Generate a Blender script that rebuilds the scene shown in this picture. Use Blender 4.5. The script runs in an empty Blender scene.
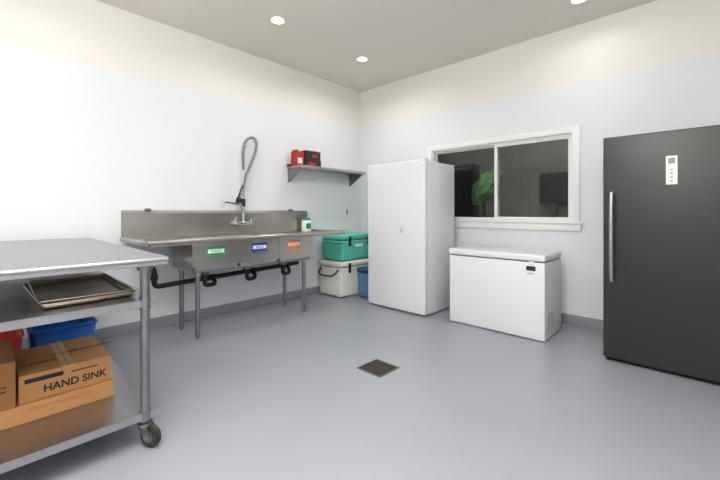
import bpy, bmesh, math
from mathutils import Vector, Matrix
from mathutils import noise as nz
S=bpy.context.scene
S.view_settings.view_transform='Standard'
S.view_settings.look='None'
C=bpy.context.collection

# ---------------- materials
def srgb(r,g,b):
    f=lambda c:(c/255/12.92) if c/255<=0.04045 else ((c/255+0.055)/1.055)**2.4
    return (f(r),f(g),f(b),1)
def mat(name,col,rough=.5,metal=0,noise=0,nscale=8,bump=0,bscale=60,stretch=None,emit=0,coat=0):
    m=bpy.data.materials.new(name); m.use_nodes=True
    nt=m.node_tree; b=nt.nodes['Principled BSDF']
    c=srgb(*col); b.inputs['Base Color'].default_value=c
    b.inputs['Roughness'].default_value=rough; b.inputs['Metallic'].default_value=metal
    if coat: b.inputs['Coat Weight'].default_value=coat
    if emit:
        b.inputs['Emission Color'].default_value=c; b.inputs['Emission Strength'].default_value=emit
    tc=nt.nodes.new('ShaderNodeTexCoord'); mp=nt.nodes.new('ShaderNodeMapping')
    nt.links.new(tc.outputs['Object'],mp.inputs[0])
    if stretch: mp.inputs['Scale'].default_value=stretch
    n=nt.nodes.new('ShaderNodeTexNoise'); n.inputs['Scale'].default_value=nscale; n.inputs['Detail'].default_value=5
    nt.links.new(mp.outputs[0],n.inputs[0])
    mx=nt.nodes.new('ShaderNodeMix'); mx.data_type='RGBA'
    k=max(noise,.015)
    mx.inputs[6].default_value=tuple(v*(1-k) for v in c[:3])+(1,)
    mx.inputs[7].default_value=tuple(min(1,v*(1+k)) for v in c[:3])+(1,)
    nt.links.new(n.outputs[0],mx.inputs[0]); nt.links.new(mx.outputs[2],b.inputs['Base Color'])
    if bump:
        n2=nt.nodes.new('ShaderNodeTexNoise'); n2.inputs['Scale'].default_value=bscale
        nt.links.new(mp.outputs[0],n2.inputs[0])
        bp=nt.nodes.new('ShaderNodeBump'); bp.inputs['Strength'].default_value=bump; bp.inputs['Distance'].default_value=.01
        nt.links.new(n2.outputs[0],bp.inputs['Height']); nt.links.new(bp.outputs[0],b.inputs['Normal'])
    return m

def wallmat():
    m=mat('painted_wall',(226,229,234),.55,noise=.015,nscale=1.2,bump=.05,bscale=120)
    nt=m.node_tree; b=nt.nodes['Principled BSDF']
    g=nt.nodes.new('ShaderNodeNewGeometry'); s=nt.nodes.new('ShaderNodeSeparateXYZ')
    nt.links.new(g.outputs['Position'],s.inputs[0])
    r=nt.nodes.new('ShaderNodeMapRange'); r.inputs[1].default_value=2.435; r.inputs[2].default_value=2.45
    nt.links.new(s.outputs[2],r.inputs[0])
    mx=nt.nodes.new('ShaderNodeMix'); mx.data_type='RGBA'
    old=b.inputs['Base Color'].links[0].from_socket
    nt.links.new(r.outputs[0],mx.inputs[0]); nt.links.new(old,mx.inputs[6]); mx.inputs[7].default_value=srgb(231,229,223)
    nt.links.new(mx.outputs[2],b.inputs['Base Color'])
    return m
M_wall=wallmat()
M_ceil=mat('ceiling_paint',(226,221,211),.8,noise=.02,nscale=1)
M_floor=mat('epoxy_floor',(147,151,160),.33,noise=.035,nscale=1.6,bump=.06,bscale=25)
M_base=mat('grey_base_paint',(140,143,150),.4)
M_trim=mat('white_trim',(235,235,236),.4)
M_vinyl=mat('white_vinyl',(228,229,231),.35)
M_steel=mat('stainless',(182,178,173),.3,1,noise=.08,nscale=6,bump=.02,bscale=40,stretch=(1,.08,1))
M_steel2=mat('stainless_worktop',(174,174,176),.36,1,noise=.06,nscale=5,stretch=(.2,1,1),bump=.02)
M_galv=mat('galvanised_tube',(144,145,148),.4,1,noise=.12,nscale=30)
M_chrome=mat('chrome',(205,205,208),.15,1)
M_pan=mat('aluminium_pan',(188,176,163),.36,1,noise=.18,nscale=7)
M_black=mat('black_abs',(18,18,20),.4)
M_hose=mat('grey_hose',(84,84,86),.4)
M_rub=mat('caster_rubber',(52,46,44),.6)
M_white=mat('freezer_white',(222,224,228),.32,bump=.02,bscale=250)
M_whited=mat('freezer_seal_vent_grey',(120,122,126),.5)  # plain grey of door gasket, lid seal and vent slots
M_char=mat('charcoal_metal',(50,50,52),.36,.25,noise=.04)
M_card=mat('cardboard',(182,132,84),.8,noise=.08,nscale=5)
M_card2=mat('cardboard_dark',(154,105,62),.8,noise=.08,nscale=5)
M_ink=mat('black_ink',(30,22,18),.7)
M_tape=mat('packing_tape',(198,160,112),.3)
M_turq=mat('turquoise_plastic',(96,200,182),.45)
M_cwhite=mat('cooler_white',(226,224,218),.45)
M_blue=mat('cooler_blue',(80,122,160),.5)
M_blued=mat('cooler_navy',(46,76,108),.5)
M_bin=mat('blue_bin_plastic',(0,96,190),.45)
M_red=mat('red_plastic',(190,56,42),.5)
M_green=mat('green_label',(30,150,90),.5)
M_lblue=mat('blue_label',(38,70,160),.5)
M_orange=mat('orange_label',(225,120,40),.5)
M_paper=mat('white_paper',(238,238,236),.6)
M_drain=mat('drain_grate',(78,70,62),.45,.6,noise=.2,nscale=30)
M_drainf=mat('drain_frame',(120,112,100),.4,.8)
M_dark=mat('near_black',(12,12,12),.8)  # near-black for gaskets, toe kick, painted drain shade and window stand-ins
M_lens=mat('lamp_lens',(255,248,235),.5,emit=12)
M_grey=mat('mid_grey_plastic',(140,142,146),.5)
M_lgrey=mat('light_grey_plastic',(188,190,194),.5)
M_boxdark=mat('dark_carton',(42,38,44),.6,noise=.3,nscale=20)
M_boxred=mat('red_carton',(178,44,40),.6,noise=.2,nscale=20)

# ---------------- helpers
def empty(name,loc=(0,0,0)):
    e=bpy.data.objects.new(name,None); C.objects.link(e); e.empty_display_size=.1
    e.location=loc; return e
def link(name,me,m,parent=None):
    o=bpy.data.objects.new(name,me); C.objects.link(o)
    if m: me.materials.append(m)
    if parent:
        o.parent=parent; o.matrix_parent_inverse=Matrix.Translation(parent.location).inverted()
    return o
def smooth(me,ang=40):
    for p in me.polygons: p.use_smooth=True
    try: me.set_sharp_from_angle(angle=math.radians(ang))
    except Exception: pass
def box(name,a,b,m,parent=None,bev=0,seg=3,vert_only=False):
    bm=bmesh.new(); bmesh.ops.create_cube(bm,size=1)
    a=Vector(a);b=Vector(b);c=(a+b)/2;d=b-a
    for v in bm.verts: v.co=Vector((c.x+v.co.x*d.x,c.y+v.co.y*d.y,c.z+v.co.z*d.z))
    if bev:
        es=[e for e in bm.edges if not vert_only or abs((e.verts[0].co-e.verts[1].co).z)>1e-6]
        bmesh.ops.bevel(bm,geom=es,offset=bev,segments=seg,profile=.5,affect='EDGES')
    me=bpy.data.meshes.new(name); bm.to_mesh(me); bm.free()
    if bev: smooth(me)
    return link(name,me,m,parent)
def boxes(name,lst,m,parent=None):
    bm=bmesh.new()
    for a,b in lst:
        r=bmesh.ops.create_cube(bm,size=1)['verts']
        a=Vector(a);b=Vector(b);c=(a+b)/2;d=b-a
        for v in r: v.co=Vector((c.x+v.co.x*d.x,c.y+v.co.y*d.y,c.z+v.co.z*d.z))
    me=bpy.data.meshes.new(name); bm.to_mesh(me); bm.free()
    return link(name,me,m,parent)
def cyl(name,p,q,r,m,parent=None,r2=None,n=28,bev=0):
    p=Vector(p);q=Vector(q);d=q-p
    bm=bmesh.new(); bmesh.ops.create_cone(bm,cap_ends=True,segments=n,radius1=r,radius2=r if r2 is None else r2,depth=d.length)
    if bev:
        es=[e for e in bm.edges if abs(e.verts[0].co.z-e.verts[1].co.z)<1e-6]
        bmesh.ops.bevel(bm,geom=es,offset=bev,segments=2,affect='EDGES')
    rot=d.to_track_quat('Z','Y').to_matrix().to_4x4()
    bmesh.ops.transform(bm,matrix=Matrix.Translation((p+q)/2)@rot,verts=bm.verts)
    me=bpy.data.meshes.new(name); bm.to_mesh(me); bm.free(); smooth(me)
    return link(name,me,m,parent)
def tube(name,pts,r,m,parent=None,smoothc=True,cyc=False,res=8):
    cu=bpy.data.curves.new(name,'CURVE'); cu.dimensions='3D'; cu.bevel_depth=r; cu.bevel_resolution=4; cu.use_fill_caps=True
    if smoothc:
        sp=cu.splines.new('BEZIER'); sp.bezier_points.add(len(pts)-1)
        for bp,p in zip(sp.bezier_points,pts):
            bp.co=p; bp.handle_left_type=bp.handle_right_type='AUTO'
        sp.resolution_u=res
    else:
        sp=cu.splines.new('POLY'); sp.points.add(len(pts)-1)
        for bp,p in zip(sp.points,pts): bp.co=(*p,1)
    sp.use_cyclic_u=cyc
    cu.materials.append(m)
    o=bpy.data.objects.new(name,cu); C.objects.link(o)
    if parent: o.parent=parent; o.matrix_parent_inverse=Matrix.Translation(parent.location).inverted()
    return o
def rounded(pts,rad=.04,n=5):
    out=[Vector(pts[0])]
    for i in range(1,len(pts)-1):
        p=Vector(pts[i]);a=Vector(pts[i-1]);b=Vector(pts[i+1])
        r=min(rad,(a-p).length/2.01,(b-p).length/2.01)
        u=p+(a-p).normalized()*r; w=p+(b-p).normalized()*r
        for k in range(n+1):
            t=k/n; out.append(u*(1-t)**2+p*2*t*(1-t)+w*t*t)
    out.append(Vector(pts[-1])); return [tuple(v) for v in out]
def pipe(name,pts,r,m,parent=None,rad=.04): return tube(name,rounded(pts,rad),r,m,parent,smoothc=False)
def poly(name,verts,faces,m,parent=None,solid=0,bev=0):
    me=bpy.data.meshes.new(name); me.from_pydata([tuple(v) for v in verts],[],faces)
    o=link(name,me,m,parent)
    if solid:
        s=o.modifiers.new('s','SOLIDIFY'); s.thickness=solid; s.offset=0
    if bev:
        b=o.modifiers.new('b','BEVEL'); b.width=bev; b.segments=2
    return o
def text(name,s,loc,size,m,parent,face='X',squash=1,align='CENTER',bold=0):
    cu=bpy.data.curves.new(name,'FONT'); cu.body=s; cu.size=size; cu.align_x=align; cu.align_y='CENTER'; cu.extrude=.0006; cu.offset=bold
    cu.materials.append(m)
    o=bpy.data.objects.new(name,cu); C.objects.link(o)
    o.location=loc; o.rotation_euler=(math.radians(90) if face!='Z' else 0,0,math.radians(90) if face in 'XZ' else 0); o.scale=(squash,1,1)
    if parent: o.parent=parent; o.matrix_parent_inverse=Matrix.Translation(parent.location).inverted()
    return o
def basin(name,a,b,r,m,parent,th=.004,seg=4,taper=0):
    bm=bmesh.new(); bmesh.ops.create_cube(bm,size=1)
    a=Vector(a);b=Vector(b);c=(a+b)/2;d=b-a
    for v in bm.verts:
        k=1-taper if v.co.z<0 else 1
        v.co=Vector((c.x+v.co.x*d.x*k,c.y+v.co.y*d.y*k,c.z+v.co.z*d.z))
    top=[f for f in bm.faces if all(v.co.z>c.z for v in f.verts)]
    bmesh.ops.delete(bm,geom=top,context='FACES_ONLY')
    es=[e for e in bm.edges if not all(v.co.z>c.z for v in e.verts)]
    bmesh.ops.bevel(bm,geom=es,offset=r,segments=seg,profile=.5,affect='EDGES')
    me=bpy.data.meshes.new(name); bm.to_mesh(me); bm.free(); smooth(me,60)
    o=link(name,me,m,parent); s=o.modifiers.new('s','SOLIDIFY'); s.thickness=th; s.offset=-1
    return o
def ring(name,x0,x1,z0,z1,l,r,bt,tp,ya,yb,m,parent):
    """rectangular frame in XZ plane, non overlapping members"""
    return boxes(name,[((x0,ya,z0),(x0+l,yb,z1)),((x1-r,ya,z0),(x1,yb,z1)),((x0+l,ya,z0),(x1-r,yb,z0+bt)),((x0+l,ya,z1-tp),(x1-r,yb,z1))],m,parent)

# ---------------- room
RX,RY,H=5.0,-5.7,3.02
box('floor',(-.12,RY-.12,-.1),(RX+.12,.12,0),M_floor)
box('ceiling',(-.12,RY-.12,H),(RX+.12,.12,H+.1),M_ceil)
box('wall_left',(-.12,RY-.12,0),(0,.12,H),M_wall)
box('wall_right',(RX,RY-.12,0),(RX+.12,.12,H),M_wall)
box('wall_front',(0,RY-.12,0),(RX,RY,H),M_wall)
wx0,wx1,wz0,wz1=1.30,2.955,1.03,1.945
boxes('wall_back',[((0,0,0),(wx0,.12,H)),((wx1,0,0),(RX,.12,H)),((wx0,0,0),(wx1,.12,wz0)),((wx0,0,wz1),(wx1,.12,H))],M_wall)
box('baseboard_left',(0,RY,0),(.012,-.0,.10),M_base,bev=.003)
box('baseboard_back',(.012,-.012,0),(RX,0,.10),M_base,bev=.003)
box('baseboard_right',(RX-.012,RY,0),(RX,-.012,.10),M_base,bev=.003)
box('baseboard_front',(.012,RY,0),(RX-.012,RY+.012,.10),M_base,bev=.003)

# window
W=empty('window_1',(2.11,0,1.5))
t=.062
box('casing_left',(wx0-t,-.022,wz0),(wx0+.004,0,wz1+t),M_trim,W,.002)
box('casing_right',(wx1-.004,-.022,wz0),(wx1+t,0,wz1+t),M_trim,W,.002)
box('casing_top',(wx0+.004,-.022,wz1-.004),(wx1-.004,0,wz1+t),M_trim,W,.002)
box('sill',(wx0-t-.02,-.035,wz0-.012),(wx1+t+.025,.004,wz0+.006),M_trim,W,.004)
box('apron',(wx0-t,-.02,wz0-.085),(wx1+t+.01,0,wz0-.012),M_trim,W,.003)
ring('vinyl_frame',wx0+.001,wx1-.001,wz0+.007,wz1-.001,.022,.018,.020,.022,.006,.10,M_vinyl,W)
xm=2.155
ring('sliding_sash',xm-.02,wx1-.020,wz0+.028,wz1-.024,.036,.028,.026,.028,.012,.040,M_vinyl,W)
ring('fixed_sash',wx0+.024,xm+.015,wz0+.028,wz1-.024,.020,.030,.016,.018,.045,.075,M_vinyl,W)
def glassmat():
    m=bpy.data.materials.new('window_glass'); m.use_nodes=True; nt=m.node_tree; nt.nodes.clear()
    o=nt.nodes.new('ShaderNodeOutputMaterial'); mx=nt.nodes.new('ShaderNodeMixShader')
    tr=nt.nodes.new('ShaderNodeBsdfTransparent'); gl=nt.nodes.new('ShaderNodeBsdfGlossy'); gl.inputs['Roughness'].default_value=.02
    tr.inputs[0].default_value=(.9,.91,.89,1)
    fr=nt.nodes.new('ShaderNodeFresnel'); fr.inputs[0].default_value=1.5
    nt.links.new(fr.outputs[0],mx.inputs[0]); nt.links.new(tr.outputs[0],mx.inputs[1]); nt.links.new(gl.outputs[0],mx.inputs[2]); nt.links.new(mx.outputs[0],o.inputs[0])
    return m
M_glass=glassmat()
poly('glass_left',[(wx0+.044,.06,wz0+.044),(xm-.015,.06,wz0+.044),(xm-.015,.06,wz1-.042),(wx0+.044,.06,wz1-.042)],[(0,1,2,3)],M_glass,W)
poly('glass_right',[(xm+.016,.026,wz0+.054),(wx1-.048,.026,wz0+.054),(wx1-.048,.026,wz1-.052),(xm+.016,.026,wz1-.052)],[(0,1,2,3)],M_glass,W)

# outside at night: made-up shapes stand in for reflections in the panes
M_backdrop=mat('backdrop_olive_grey',(110,111,104),.9,noise=.3,nscale=3)  # colour chosen for the olive-grey tone of the panes
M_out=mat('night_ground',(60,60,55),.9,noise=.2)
F=empty('pane_tone_backdrop',(1.5,1.9,0))  # made-up board backdrop that gives the panes their tone
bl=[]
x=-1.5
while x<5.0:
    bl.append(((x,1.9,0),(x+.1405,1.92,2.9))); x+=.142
boxes('boards',bl,M_backdrop,F)
boxes('rails',[((-1.5,1.92,.5),(5,1.96,.6)),((-1.5,1.92,2.1),(5,1.96,2.2))],M_backdrop,F)
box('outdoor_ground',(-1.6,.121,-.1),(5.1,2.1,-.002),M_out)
M_gr=mat('green_reflection_tone',(78,134,72),.8,noise=.3,nscale=8)
U=empty('green_reflection_standin',(1.42,1.35,0))  # made-up plant shape in place of a green reflection in the glass
cyl('green_standin_stem',(1.42,1.35,.25),(1.40,1.35,1.35),.018,M_out,U)
cyl('green_standin_base',(1.42,1.35,0),(1.42,1.35,.32),.13,M_out,U,r2=.18)
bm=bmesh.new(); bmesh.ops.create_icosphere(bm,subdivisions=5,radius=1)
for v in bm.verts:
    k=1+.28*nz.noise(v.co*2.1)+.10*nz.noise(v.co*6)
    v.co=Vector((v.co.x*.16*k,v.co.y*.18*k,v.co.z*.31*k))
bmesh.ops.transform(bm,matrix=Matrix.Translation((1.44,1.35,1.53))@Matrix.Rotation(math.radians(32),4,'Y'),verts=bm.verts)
me=bpy.data.meshes.new('green_standin_blob'); bm.to_mesh(me); bm.free(); smooth(me,80); link('green_standin_blob',me,M_gr,U)
E=empty('dark_reflection_standin_left',(.85,1.7,0))  # invented dark block, replaces a dark reflection in the left pane
box('left_standin_body',(.62,1.55,0),(1.08,1.86,1.9),M_dark,E,.01)
box('left_standin_top',(.60,1.53,1.9),(1.10,1.87,1.94),M_dark,E,.01)
E=empty('dark_reflection_standin_right',(2.28,1.8,0))  # invented dark box on a post, replaces a reflection in the right pane
box('right_standin_body',(2.10,1.72,1.27),(2.47,1.86,1.72),M_dark,E,.01)
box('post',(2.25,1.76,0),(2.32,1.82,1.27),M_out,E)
ol=bpy.data.lights.new('backdrop_fill_light','AREA'); ol.energy=26; ol.size=1.0; ol.color=(1,.98,.93)  # added lamp that brightens the backdrop behind the panes
oo=bpy.data.objects.new('backdrop_fill_light',ol); C.objects.link(oo); oo.location=(2.4,.4,2.9); oo.rotation_euler=(math.radians(40),0,0)

# ---------------- downlights
DL=[(.89,-2.13),(.87,-.9),(3.12,-.50),(.89,-3.9),(3.12,-2.4),(3.12,-5.2)]  # third entry is an unidentified ceiling fitting, built as a downlight
for i,(x,y) in enumerate(DL):
    e=empty('recessed_downlight' if i==0 else 'recessed_downlight.%03d'%i,(x,y,H))
    bm=bmesh.new()
    bmesh.ops.create_cone(bm,cap_ends=False,segments=40,radius1=.075,radius2=.058,depth=.010)
    bmesh.ops.translate(bm,verts=bm.verts,vec=(x,y,H-.006))
    me=bpy.data.meshes.new('trim_ring'); bm.to_mesh(me); bm.free(); smooth(me)
    o=link('trim_ring',me,M_trim,e); s=o.modifiers.new('s','SOLIDIFY'); s.thickness=.003
    cyl('lens',(x,y,H-.006),(x,y,H-.001),.05,M_lens,e)
    l=bpy.data.lights.new('lamp','AREA'); l.shape='DISK'; l.size=.09; l.energy={0:5,1:9,2:2.5,3:3}.get(i,5); l.color=(1,.965,.92); l.spread=math.radians(160)
    lo=bpy.data.objects.new('lamp',l); C.objects.link(lo); lo.location=(x,y,H-.015)
    lo.parent=e; lo.matrix_parent_inverse=Matrix.Translation(e.location).inverted()
# added fill light, an unseen ceiling panel that evens out the room
e=empty('fill_light_panel',(3.1,-3.75,H))
box('fill_panel_frame',(2.45,-4.10,H-.035),(3.75,-3.40,H-.0005),M_trim,e,.006)
l=bpy.data.lights.new('fill_panel_lamp','AREA'); l.shape='RECTANGLE'; l.size=1.2; l.size_y=.6; l.energy=48; l.color=(1,.985,.96)
lo=bpy.data.objects.new('fill_panel_lamp',l); C.objects.link(lo); lo.location=(3.1,-3.75,H-.04)
lo.parent=e; lo.matrix_parent_inverse=Matrix.Translation(e.location).inverted()
# added fill light, unseen, hung to brighten the ceiling from below
e=empty('ceiling_fill_light',(3.6,-4.75,H))
box('fill_trough',(3.15,-4.85,1.96),(4.05,-4.65,2.00),M_trim,e,.006)
for xx in (3.3,3.9): cyl('fill_rod',(xx,-4.75,2.0),(xx,-4.75,H),.005,M_galv,e)
l=bpy.data.lights.new('ceiling_fill_lamp','AREA'); l.shape='RECTANGLE'; l.size=.85; l.size_y=.16; l.energy=170; l.color=(1,.985,.96)
lo=bpy.data.objects.new('ceiling_fill_lamp',l); C.objects.link(lo); lo.location=(3.6,-4.75,2.005); lo.rotation_euler=(math.radians(180),0,0)
lo.parent=e; lo.matrix_parent_inverse=Matrix.Translation(e.location).inverted()

# ---------------- upright freezer
E=empty('upright_freezer',(1.33,-.54,0))
x0,x1,yf,yb,zt=.915,1.737,-.845,-.20,1.71
box('cabinet',(x0,yf+.075,.016),(x1,yb,zt-.012),M_white,E,.008)
box('door',(x0-.002,yf,.022),(x1+.002,yf+.065,zt),M_white,E,.014,4)
box('door_gasket',(x0+.012,yf+.06,.035),(x1-.012,yf+.08,zt-.02),M_whited,E)
box('toe_grille',(x0+.02,yf+.03,.004),(x1-.02,yf+.08,.022),M_grey,E)
for xx in (x0+.06,x1-.06):
    for yy in (yf+.10,yb-.06): cyl('foot',(xx,yy,0),(xx,yy,.02),.018,M_black,E)
box('hinge_cover',(x1-.09,yf+.01,zt),(x1-.01,yf+.10,zt+.014),M_white,E,.005)
box('badge',(1.415,yf-.002,.90),(1.445,yf+.001,.965),M_lgrey,E)
box('handle_recess_trim',(x0+.005,yf-.006,.95),(x0+.03,yf+.004,1.25),M_vinyl,E,.004)

# ---------------- chest freezer
E=empty('chest_freezer',(2.45,-.53,0))
x0,x1,yf,yb,zt=1.986,2.911,-.755,-.25,.762
box('body',(x0,yf,.008),(x1,yb,zt-.072),M_white,E,.008)
box('lid_seal',(x0+.015,yf+.012,zt-.08),(x1-.015,yb-.01,zt-.055),M_whited,E)
box('lid',(x0-.006,yf-.012,zt-.06),(x1+.006,yb,zt),M_white,E,.018,5)
for xx in (x0+.06,x1-.06):
    for yy in (yf+.06,yb-.06):
        cyl('foot',(xx,yy,0),(xx,yy,.02),.02,M_black,E)
box('lock_plate',(x1-.13,yf-.014,zt-.10),(x1-.085,yf+.002,zt-.06),M_vinyl,E,.004)
box('badge',(x1-.155,yf-.0025,zt-.145),(x1-.075,yf+.001,zt-.105),M_boxdark,E)
box('status_panel',(x1-.145,yf-.003,.585),(x1-.085,yf+.002,.60),M_lgrey,E)
bl=[]
for k in range(7): bl.append(((x1-.001,yf+.07,.09+k*.022),(x1+.003,yf+.27,.100+k*.022)))
boxes('side_vent',bl,M_whited,E)
bl=[]
for k in range(6): bl.append(((x1-.001,yf+.07+k*.038,.085),(x1+.0035,yf+.076+k*.038,.235)))
boxes('side_vent_ribs',bl,M_white,E)
cyl('drain_plug',(x1-.1,yf-.006,.10),(x1-.1,yf+.002,.10),.014,M_vinyl,E)
for xx in (x0+.15,x1-.15): box('hinge',(xx-.03,yb-.01,.55),(xx+.03,yb+.02,zt-.01),M_grey,E,.003)

# ---------------- black refrigerator
E=empty('black_refrigerator',(3.77,-.45,0))
x0,x1,yf,yb,zt=3.350,4.185,-.825,-.08,1.713
box('cabinet',(x0+.004,yf+.07,.02),(x1-.004,yb,zt-.015),M_char,E,.006)
box('door',(x0,yf,.030),(x1,yf+.062,zt),M_char,E,.010,4)
box('gasket',(x0+.012,yf+.055,.04),(x1-.012,yf+.075,zt-.02),M_dark,E)
box('toe_kick',(x0+.01,yf+.03,.006),(x1-.01,yf+.09,.030),M_dark,E)
for xx in (x0+.06,x1-.06):
    for yy in (yf+.12,yb-.06): cyl('foot',(xx,yy,0),(xx,yy,.025),.02,M_black,E)
hx=x0+.060
tube('handle_bar',[(hx,yf-.045,.62),(hx,yf-.062,.80),(hx,yf-.066,.955),(hx,yf-.062,1.11),(hx,yf-.045,1.29)],.014,M_steel2,E)
for zz in (.66,1.25): cyl('handle_mount',(hx,yf+.004,zz),(hx,yf-.052,zz),.010,M_galv,E)
cx0=3.721
box('control_panel',(cx0,yf-.004,1.335),(cx0+.062,yf+.001,1.535),M_paper,E,.002)
box('display',(cx0+.013,yf-.0055,1.48),(cx0+.049,yf-.003,1.52),M_grey,E)
for k in range(4): cyl('button',(cx0+.031,yf-.006,1.36+k*.026),(cx0+.031,yf-.003,1.36+k*.026),.006,M_grey,E)
box('hinge_cover',(x1-.12,yf+.01,zt),(x1-.02,yf+.12,zt+.02),M_black,E,.004)

# ---------------- three compartment sink
E=empty('three_compartment_sink',(.4,-2.18,0))
xb,xf=.02,.755; y0,y1=-3.235,-1.10; zd=.885
ys=[-2.87,-2.425,-1.98,-1.535]
bx0,bx1=.17,.69
lst=[((xb,y0,zd-.003),(xf,ys[0]+.012,zd)),((xb,ys[3]-.012,zd-.003),(xf,y1,zd)),((xb,ys[0]+.012,zd-.003),(bx0,ys[3]-.012,zd)),((bx1,ys[0]+.012,zd-.003),(xf,ys[3]-.012,zd))]
for k in (1,2): lst.append(((bx0,ys[k]-.012,zd-.003),(bx1,ys[k]+.012,zd)))
boxes('deck',lst,M_steel,E)
for k in range(3):
    basin('basin_%d'%(k+1),(bx0,ys[k]+.012,.60),(bx1,ys[k+1]-.012,zd-.003),.035,M_steel,E)
    yc=(ys[k]+ys[k+1])/2
    cyl('basket_drain',(.43,yc,.545),(.43,yc,.60),.045,M_galv,E,r2=.055)
boxes('front_apron',[((bx1+.006,ys[0]+.0,.655),(bx1+.010,ys[3],zd-.003))],M_steel,E)
for yy in (ys[1],ys[2]): cyl('basin_seam',(bx1+.009,yy,.656),(bx1+.009,yy,zd-.004),.004,M_galv,E)
cyl('rolled_rim_front',(xf,y0,zd+.008),(xf,y1,zd+.008),.019,M_steel,E)
cyl('rolled_rim_left',(xb,y0,zd+.008),(xf,y0,zd+.008),.019,M_steel,E)
cyl('rolled_rim_right',(xb,y1,zd+.008),(xf,y1,zd+.008),.019,M_steel,E)
boxes('rim_riser',[((xf-.012,y0+.02,zd-.022),(xf+.005,y1-.02,zd+.004)),((xb+.03,y0-.004,zd-.02),(xf-.02,y0+.012,zd+.004)),((xb+.03,y1-.012,zd-.02),(xf-.02,y1+.004,zd+.004))],M_steel,E)
poly('backsplash',[(xb+.02,y0,zd),(xb+.02,y1,zd),(xb+.02,y1,1.13),(xb+.02,y0,1.13),(xb-.012,y0,1.155),(xb-.012,y1,1.155)],[(0,1,2,3),(3,2,5,4)],M_steel,E,solid=.004)
for nm,yy in (('splash_end_left',y0-.003),('splash_end_right',y1+.003)):
    poly(nm,[(xb-.012,yy,zd),(xb+.02,yy,zd),(xb+.02,yy,1.13),(xb-.012,yy,1.155)],[(0,1,2,3)],M_steel,E,solid=.004)
for yy in (-3.02,-1.35): box('wall_clip',(0.002,yy-.025,1.15),(.03,yy+.025,1.175),M_galv,E)
for yy in (-2.79,-1.60):
    for xx in (.24,.615):
        cyl('leg',(xx,yy,.03),(xx,yy,.63),.0205,M_galv,E)
        cyl('leg_socket',(xx,yy,.57),(xx,yy,.63),.028,M_steel,E)
        cyl('bullet_foot',(xx,yy,0),(xx,yy,.06),.012,M_galv,E,r2=.024)
for nm,yy,zz,m in (('wash_sign',-2.66,.785,M_green),('rinse_sign',-2.215,.79,M_lblue),('sanitize_sign',-1.80,.79,M_orange)):
    box(nm,(bx1+.010,yy-.085,zz-.045),(bx1+.0125,yy+.085,zz+.045),m,E,.001)
    box(nm+'_band',(bx1+.012,yy-.075,zz-.015),(bx1+.0135,yy+.075,zz+.018),M_paper,E)
    text(nm+'_text',nm.split('_')[0].upper(),(bx1+.0145,yy,zz),.034,M_ink,E)
Pz=lambda y:.46+(y+3.05)*.035
pipe('drain_main',[(.03,-3.05,.62),(.30,-3.05,.62),(.30,-3.05,Pz(-3.05)),(.30,-2.85,Pz(-2.85)),(.30,-1.45,Pz(-1.45))],.024,M_black,E,.05)
for k in range(3):
    yc=(ys[k]+ys[k+1])/2
    pipe('trap_%d'%(k+1),[(.43,yc,.55),(.43,yc,.43),(.40,yc+.12,.43),(.36,yc+.12,Pz(yc+.12)+.0),(.30,yc+.12,Pz(yc+.12))],.021,M_black,E,.04)
    cyl('trap_nut',(.43,yc,.50),(.43,yc,.54),.032,M_black,E)
    cyl('tee_collar',(.30,yc+.06,Pz(yc+.06)),(.30,yc+.16,Pz(yc+.16)),.031,M_black,E)
cyl('elbow_collar',(.30,-3.05,.52),(.30,-3.05,.57),.031,M_black,E)
# faucet
yc=-2.05; xw=.045
box('faucet_body',(xw,yc-.11,.99),(xw+.05,yc+.11,1.03),M_chrome,E,.014,4)
for s in (-1,1):
    cyl('inlet_flange',(xb+.02,yc+s*.10,1.01),(xw+.02,yc+s*.10,1.01),.028,M_chrome,E)
    cyl('valve',(xw+.03,yc+s*.10,1.0),(xw+.03,yc+s*.10,1.06),.018,M_chrome,E)
    cyl('lever',(xw+.03,yc+s*.10,1.06),(xw+.11,yc+s*.13,1.075),.008,M_chrome,E,bev=.003)
cyl('riser_lower',(xw+.03,yc,1.02),(xw+.03,yc,1.30),.015,M_chrome,E)
cyl('riser_upper',(xw+.03,yc,1.30),(xw+.03,yc,1.62),.012,M_chrome,E)
cyl('riser_collar',(xw+.03,yc,1.20),(xw+.03,yc,1.29),.023,M_black,E)
pipe('swing_spout',[(xw+.03,yc,1.13),(xw+.06,yc-.04,1.22),(xw+.16,yc-.30,1.25),(xw+.17,yc-.32,1.19)],.013,M_chrome,E,.04)
arc=[(xw+.03,yc,1.50),(xw+.03,yc,1.66),(xw+.03,yc+.0,1.84),(xw+.045,yc+.025,1.96),(xw+.09,yc+.07,2.00),(xw+.13,yc+.10,1.95),(xw+.145,yc+.09,1.84),(xw+.14,yc+.04,1.70),(xw+.13,yc-.015,1.56),(xw+.12,yc-.05,1.42)]
tube('hose',arc,.010,M_hose,E,res=12)
def catmull(P,n):
    out=[]; P=[Vector(p) for p in P]; Q=[2*P[0]-P[1]]+P+[2*P[-1]-P[-2]]
    for i in range(1,len(Q)-2):
        for k in range(n):
            t=k/n; a,b,c,d=Q[i-1],Q[i],Q[i+1],Q[i+2]
            out.append(.5*((2*b)+(c-a)*t+(2*a-5*b+4*c-d)*t*t+(3*b-a-3*c+d)*t**3))
    out.append(P[-1]); return out
path=catmull(arc[1:],90)
L=0; hel=[]; prev=path[0]; nrm=Vector((0,1,0))
for i in range(len(path)-1):
    tg=(path[i+1]-path[i]).normalized(); L+=(path[i]-prev).length; prev=path[i]
    nrm=(nrm-tg*nrm.dot(tg)).normalized(); bn=tg.cross(nrm); a=L/.020*2*math.pi
    hel.append(tuple(path[i]+(nrm*math.cos(a)+bn*math.sin(a))*.020))
tube('spring',hel,.0046,M_chrome,E,smoothc=False)
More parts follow.
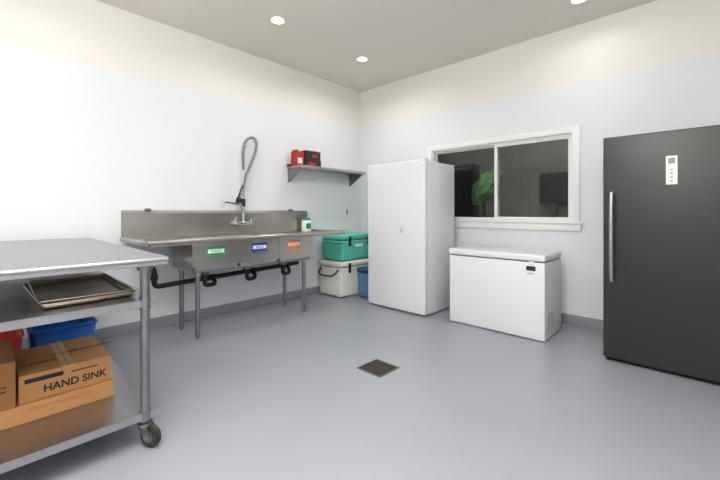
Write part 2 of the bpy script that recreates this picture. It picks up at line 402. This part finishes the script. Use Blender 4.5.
tube('hook_bracket',[(xw+.03,yc,1.52),(xw+.08,yc-.01,1.53),(xw+.125,yc-.03,1.50)],.007,M_chrome,E)
cyl('spray_handle',(xw+.12,yc-.05,1.44),(xw+.10,yc-.09,1.29),.018,M_black,E,r2=.021)
cyl('spray_head',(xw+.10,yc-.09,1.30),(xw+.11,yc-.105,1.25),.026,M_black,E,r2=.034)
tube('spray_trigger',[(xw+.12,yc-.06,1.42),(xw+.16,yc-.09,1.36),(xw+.14,yc-.10,1.30)],.006,M_chrome,E)

E=empty('sponge_box',(.15,-1.2,.885))
box('carton',(.10,-1.24,zd),(.19,-1.15,1.03),M_paper,E,.004)
box('label',(.188,-1.235,.92),(.1915,-1.155,.99),M_green,E)
box('sponge',(.105,-1.23,1.03),(.185,-1.16,1.06),M_green,E,.006)

# ---------------- wall shelf
E=empty('wall_shelf',(.15,-.8,1.72))
box('shelf_board',(.0,-1.40,1.705),(.30,-.22,1.72),M_steel,E,.002)
box('front_lip',(.296,-1.40,1.685),(.31,-.22,1.724),M_steel,E,.003)
box('back_lip',(.0,-1.40,1.72),(.006,-.22,1.76),M_steel,E)
for yy in (-1.37,-.26):
    poly('bracket',[(.002,yy,1.705),(.28,yy,1.705),(.28,yy,1.68),(.03,yy,1.53),(.002,yy,1.53)],[(0,1,2,3,4)],M_galv,E,solid=.004)
    box('bracket_flange',(.0,yy-.015,1.52),(.004,yy+.015,1.705),M_galv,E)
E=empty('glove_box_stack',(.15,-1.2,1.7205))
box('red_carton',(.05,-1.37,1.7205),(.17,-1.25,1.91),M_boxred,E,.002)
box('red_carton_label',(.168,-1.35,1.76),(.1715,-1.28,1.83),M_paper,E)
box('red_carton_flap',(.06,-1.36,1.91),(.16,-1.33,1.935),M_boxred,E,.002)
box('dark_carton',(.05,-1.24,1.7205),(.20,-.99,1.82),M_boxdark,E,.002)
box('dark_carton_top',(.05,-1.24,1.8205),(.20,-1.0,1.935),M_boxdark,E,.002)
box('dark_carton_label',(.198,-1.20,1.74),(.2015,-1.08,1.78),M_boxred,E)
box('dark_carton_label_top',(.198,-1.14,1.85),(.2015,-1.05,1.89),M_boxred,E)

E=empty('wall_outlet',(0,-.31,1.15))
box('plate',(0,-.35,1.08),(.006,-.28,1.195),M_vinyl,E,.002)
box('receptacle',(.004,-.332,1.10),(.008,-.298,1.175),M_grey,E,.002)

# ---------------- coolers
def cooler(name,a,b,mb,ml,lidh=.07,bad=None,latches=True,handles=True):
    a=Vector(a);b=Vector(b);c=(a+b)/2
    E=empty(name,(c.x,c.y,a.z))
    box('body',(a.x+.012,a.y+.012,a.z+.012),(b.x-.012,b.y-.012,b.z-lidh-.004),mb,E,.03,4)
    box('rim',(a.x+.004,a.y+.004,b.z-lidh-.05),(b.x-.004,b.y-.004,b.z-lidh-.008),mb,E,.012,3)
    box('lid',(a.x,a.y,b.z-lidh),(b.x,b.y,b.z),ml,E,.022,4)
    box('lid_gasket',(a.x+.02,a.y+.02,b.z-lidh-.012),(b.x-.02,b.y-.02,b.z-lidh+.012),M_dark,E)
    for xx in (a.x+.06,b.x-.06):
        for yy in (a.y+.07,b.y-.07): box('foot',(xx-.025,yy-.025,a.z),(xx+.025,yy+.025,a.z+.03),M_black,E,.004)
    if latches:
        for yy in (a.y+(b.y-a.y)*.22,a.y+(b.y-a.y)*.78):
            box('latch',(b.x-.008,yy-.02,b.z-lidh-.08),(b.x+.012,yy+.02,b.z-.02),M_black,E,.006)
    if bad: box('badge',(b.x-.013,c.y-.07,bad-.02),(b.x-.005,c.y+.07,bad+.02),M_paper,E,.002)
    if handles:
        w=(b.x-a.x)
        z=b.z-lidh-.03
        tube('rope_handle',[(a.x+w*.12,a.y+.004,z),(a.x+w*.18,a.y-.05,z-.06),(a.x+w*.5,a.y-.065,z-.085),(a.x+w*.82,a.y-.05,z-.06),(a.x+w*.88,a.y+.004,z)],.011,M_black,E)
    return E
cooler('white_cooler',(.03,-.90,0),(.49,-.17,.475),M_cwhite,M_cwhite,bad=.30)
cooler('turquoise_cooler',(.05,-.86,.4755),(.47,-.20,.83),M_turq,M_turq,bad=.68,handles=False)
cooler('small_blue_cooler',(.55,-.68,0),(.86,-.30,.40),M_blue,M_blued,lidh=.06,latches=False,handles=False)

# ---------------- floor drain
E=empty('floor_drain',(2.185,-2.13,0))
dx,dy,r=2.185,-2.13,.112
box('pit_shade_plate',(dx-r+.012,dy-r+.012,0),(dx+r-.012,dy+r-.012,.0015),M_dark,E)  # near-black plate paints the shade of the pit under the grate
boxes('frame',[((dx-r,dy-r,0),(dx+r,dy-r+.014,.004)),((dx-r,dy+r-.014,0),(dx+r,dy+r,.004)),((dx-r,dy-r+.014,0),(dx-r+.014,dy+r-.014,.004)),((dx+r-.014,dy-r+.014,0),(dx+r,dy+r-.014,.004))],M_drainf,E)
bl=[]
for k in range(9):
    yy=dy-r+.020+k*.0212; bl.append(((dx-r+.014,yy,.001),(dx+r-.014,yy+.010,.0035)))
for k in range(4):
    xx=dx-r+.043+k*.041; bl.append(((xx,dy-r+.014,.001),(xx+.008,dy+r-.014,.0033)))
boxes('grate',bl,M_drain,E)

# ---------------- work table
E=empty('steel_work_table',(1.05,-3.9,0))
tx0,tx1,ty0,ty1,tz=.12,1.985,-4.29,-3.50,.924
def tray(name,a,b,z,h,m):
    box(name,(a[0],a[1],z-.004),(b[0],b[1],z),m,E)
    boxes(name+'_hem',[((a[0],a[1],z-h),(b[0],a[1]+.006,z-.0045)),((a[0],b[1]-.006,z-h),(b[0],b[1],z-.0045)),((a[0],a[1]+.006,z-h),(a[0]+.006,b[1]-.006,z-.0045)),((b[0]-.006,a[1]+.006,z-h),(b[0],b[1]-.006,z-.0045))],m,E)
tray('table_top',(tx0,ty0),(tx1,ty1),tz,.038,M_steel2)
cyl('top_nosing',(tx1-.006,ty0,tz-.012),(tx1-.006,ty1,tz-.012),.012,M_steel2,E)
cyl('top_nosing_side',(tx0,ty1-.006,tz-.012),(tx1,ty1-.006,tz-.012),.012,M_steel2,E)
tray('middle_shelf',(tx0+.03,ty0+.03),(tx1-.03,ty1-.04),.72,.036,M_steel2)
tray('bottom_shelf',(tx0+.03,ty0+.03),(tx1-.03,ty1-.04),.175,.036,M_steel2)
boxes('hat_channel',[((tx0+.1,-3.95,tz-.04),(tx1-.1,-3.84,tz-.0045))],M_galv,E)
for ix,xx in enumerate((tx0+.06,tx1-.05)):
    for yy in (ty0+.07,ty1-.085):
        cyl('post',(xx,yy,.135),(xx,yy,tz-.004),.0205,M_galv,E)
        for zz in (.72,.175): cyl('shelf_collar',(xx,yy,zz-.045),(xx,yy,zz+.008),.027,M_galv,E)
        cyl('top_gusset',(xx,yy,tz-.06),(xx,yy,tz-.004),.034,M_galv,E,r2=.04)
        cyl('caster_stem',(xx,yy,.118),(xx,yy,.15),.014,M_galv,E)
        cyl('caster_swivel',(xx,yy,.108),(xx,yy,.122),.033,M_galv,E)
        wx,wy=xx+.022,yy+.018
        d=Vector((.88,.47,0)); s=Vector((-.47,.88,0)); c=Vector((wx,wy,.055))
        cyl('caster_wheel',c-s*.015,c+s*.015,.055,M_rub,E,bev=.006)
        cyl('caster_hub',c-s*.018,c+s*.018,.028,M_galv,E)
        cyl('caster_axle',c-s*.026,c+s*.026,.008,M_chrome,E)
        for k in (-1,1):
            o=s*.022*k; cc=Vector((xx,yy,0))
            poly('caster_fork',[cc+o-d*.028+Vector((0,0,.11)),cc+o+d*.03+Vector((0,0,.11)),c+o+d*.016,c+o-d*.012-Vector((0,0,.012))],[(0,1,2,3)],M_galv,E,solid=.004)

# sheet pans
E=empty('sheet_pan_stack',(1.57,-3.78,.72))
def pan(name,cx,cy,z,lx,ly,ang,m):
    o=basin(name,(-lx/2,-ly/2,0),(lx/2,ly/2,.025),.010,m,E,th=.002,taper=.05,seg=2)
    ri=tube(name+'_rim',rounded([(-lx/2,0,.025),(-lx/2,-ly/2,.025),(lx/2,-ly/2,.025),(lx/2,ly/2,.025),(-lx/2,ly/2,.025),(-lx/2,0,.025)],.02),.004,m,E,smoothc=False)
    for q in (o,ri):
        q.matrix_parent_inverse=Matrix.Identity(4)
        q.location=(cx-1.57,cy+3.78,z-.72); q.rotation_euler=(0,0,ang)
pan('sheet_pan_lower',1.53,-3.79,.7215,.66,.36,math.radians(1.5),M_pan)
pan('sheet_pan_upper',1.525,-3.785,.733,.655,.355,math.radians(-1),M_pan)

# boxes on bottom shelf
sz=.1755
E=empty('flat_cardboard_box',(1.4,-3.9,sz))
box('carton',(1.10,-4.20,sz),(1.66,-3.655,sz+.085),M_card,E,.003)
text('print','FAUCET INCLUDED  QTY 1',(1.6605,-3.86,sz+.055),.020,M_card2,E)
E=empty('hand_sink_box',(1.4,-3.84,sz+.085))
z0=sz+.086; z1=z0+.128
box('carton',(1.20,-4.02,z0),(1.645,-3.665,z1),M_card,E,.003)
box('tape',(1.20,-3.865,z1-.001),(1.646,-3.815,z1+.0012),M_tape,E)
boxes('flap_seam',[((1.20,-3.842,z1),(1.645,-3.839,z1+.0016))],M_card2,E)
text('hand_sink_print','HAND SINK',(1.6455,-3.81,z0+.045),.049,M_ink,E,squash=.95,bold=.0012)
text('top_print','HANDLE WITH CARE',(1.42,-3.75,z1+.001),.028,M_ink,E,face='Z')
text('top_print_2','THIS SIDE UP',(1.50,-3.94,z1+.001),.024,M_ink,E,face='Z')
boxes('printed_stripe',[((1.6445,-4.0,z0+.088),(1.6465,-3.86,z0+.108)),((1.6445,-3.83,z0+.092),(1.6465,-3.72,z0+.097))],M_ink,E)
E=empty('tall_cardboard_box',(1.45,-4.13,z0))
box('carton',(1.25,-4.24,z0),(1.66,-4.03,z0+.21),M_card2,E,.003)
box('tape',(1.25,-4.15,z0+.209),(1.661,-4.11,z0+.2115),M_tape,E)
boxes('print',[((1.6585,-4.12,z0+.08),(1.662,-4.06,z0+.085)),((1.6585,-4.12,z0+.10),(1.662,-4.06,z0+.105))],M_ink,E)
def tub(name,a,b,m):
    E=empty(name,((a[0]+b[0])/2,(a[1]+b[1])/2,a[2]))
    basin('tub',a,b,.03,m,E,th=.004,taper=.14)
    pts=[(a[0],(a[1]+b[1])/2,b[2]),(a[0],a[1],b[2]),(b[0],a[1],b[2]),(b[0],b[1],b[2]),(a[0],b[1],b[2]),(a[0],(a[1]+b[1])/2,b[2])]
    tube('rim',rounded(pts,.04),.010,m,E,smoothc=False)
tub('blue_storage_bin',(.55,-3.93,sz),(.98,-3.60,sz+.235),M_bin)
tub('red_storage_bin',(.66,-4.24,sz),(1.08,-3.97,sz+.255),M_red)

# ---------------- camera
cam=bpy.data.cameras.new('camera'); co=bpy.data.objects.new('camera',cam); C.objects.link(co)
cam.sensor_width=36; cam.lens=18.1; cam.shift_y=-.0403; cam.clip_start=.05
co.location=(3.915,-4.144,1.15); co.rotation_euler=(math.radians(90),0,math.atan2(.689,.725))
S.camera=co
w=bpy.data.worlds.new('night'); S.world=w; w.use_nodes=True
w.node_tree.nodes['Background'].inputs[0].default_value=(.02,.025,.04,1); w.node_tree.nodes['Background'].inputs[1].default_value=.5
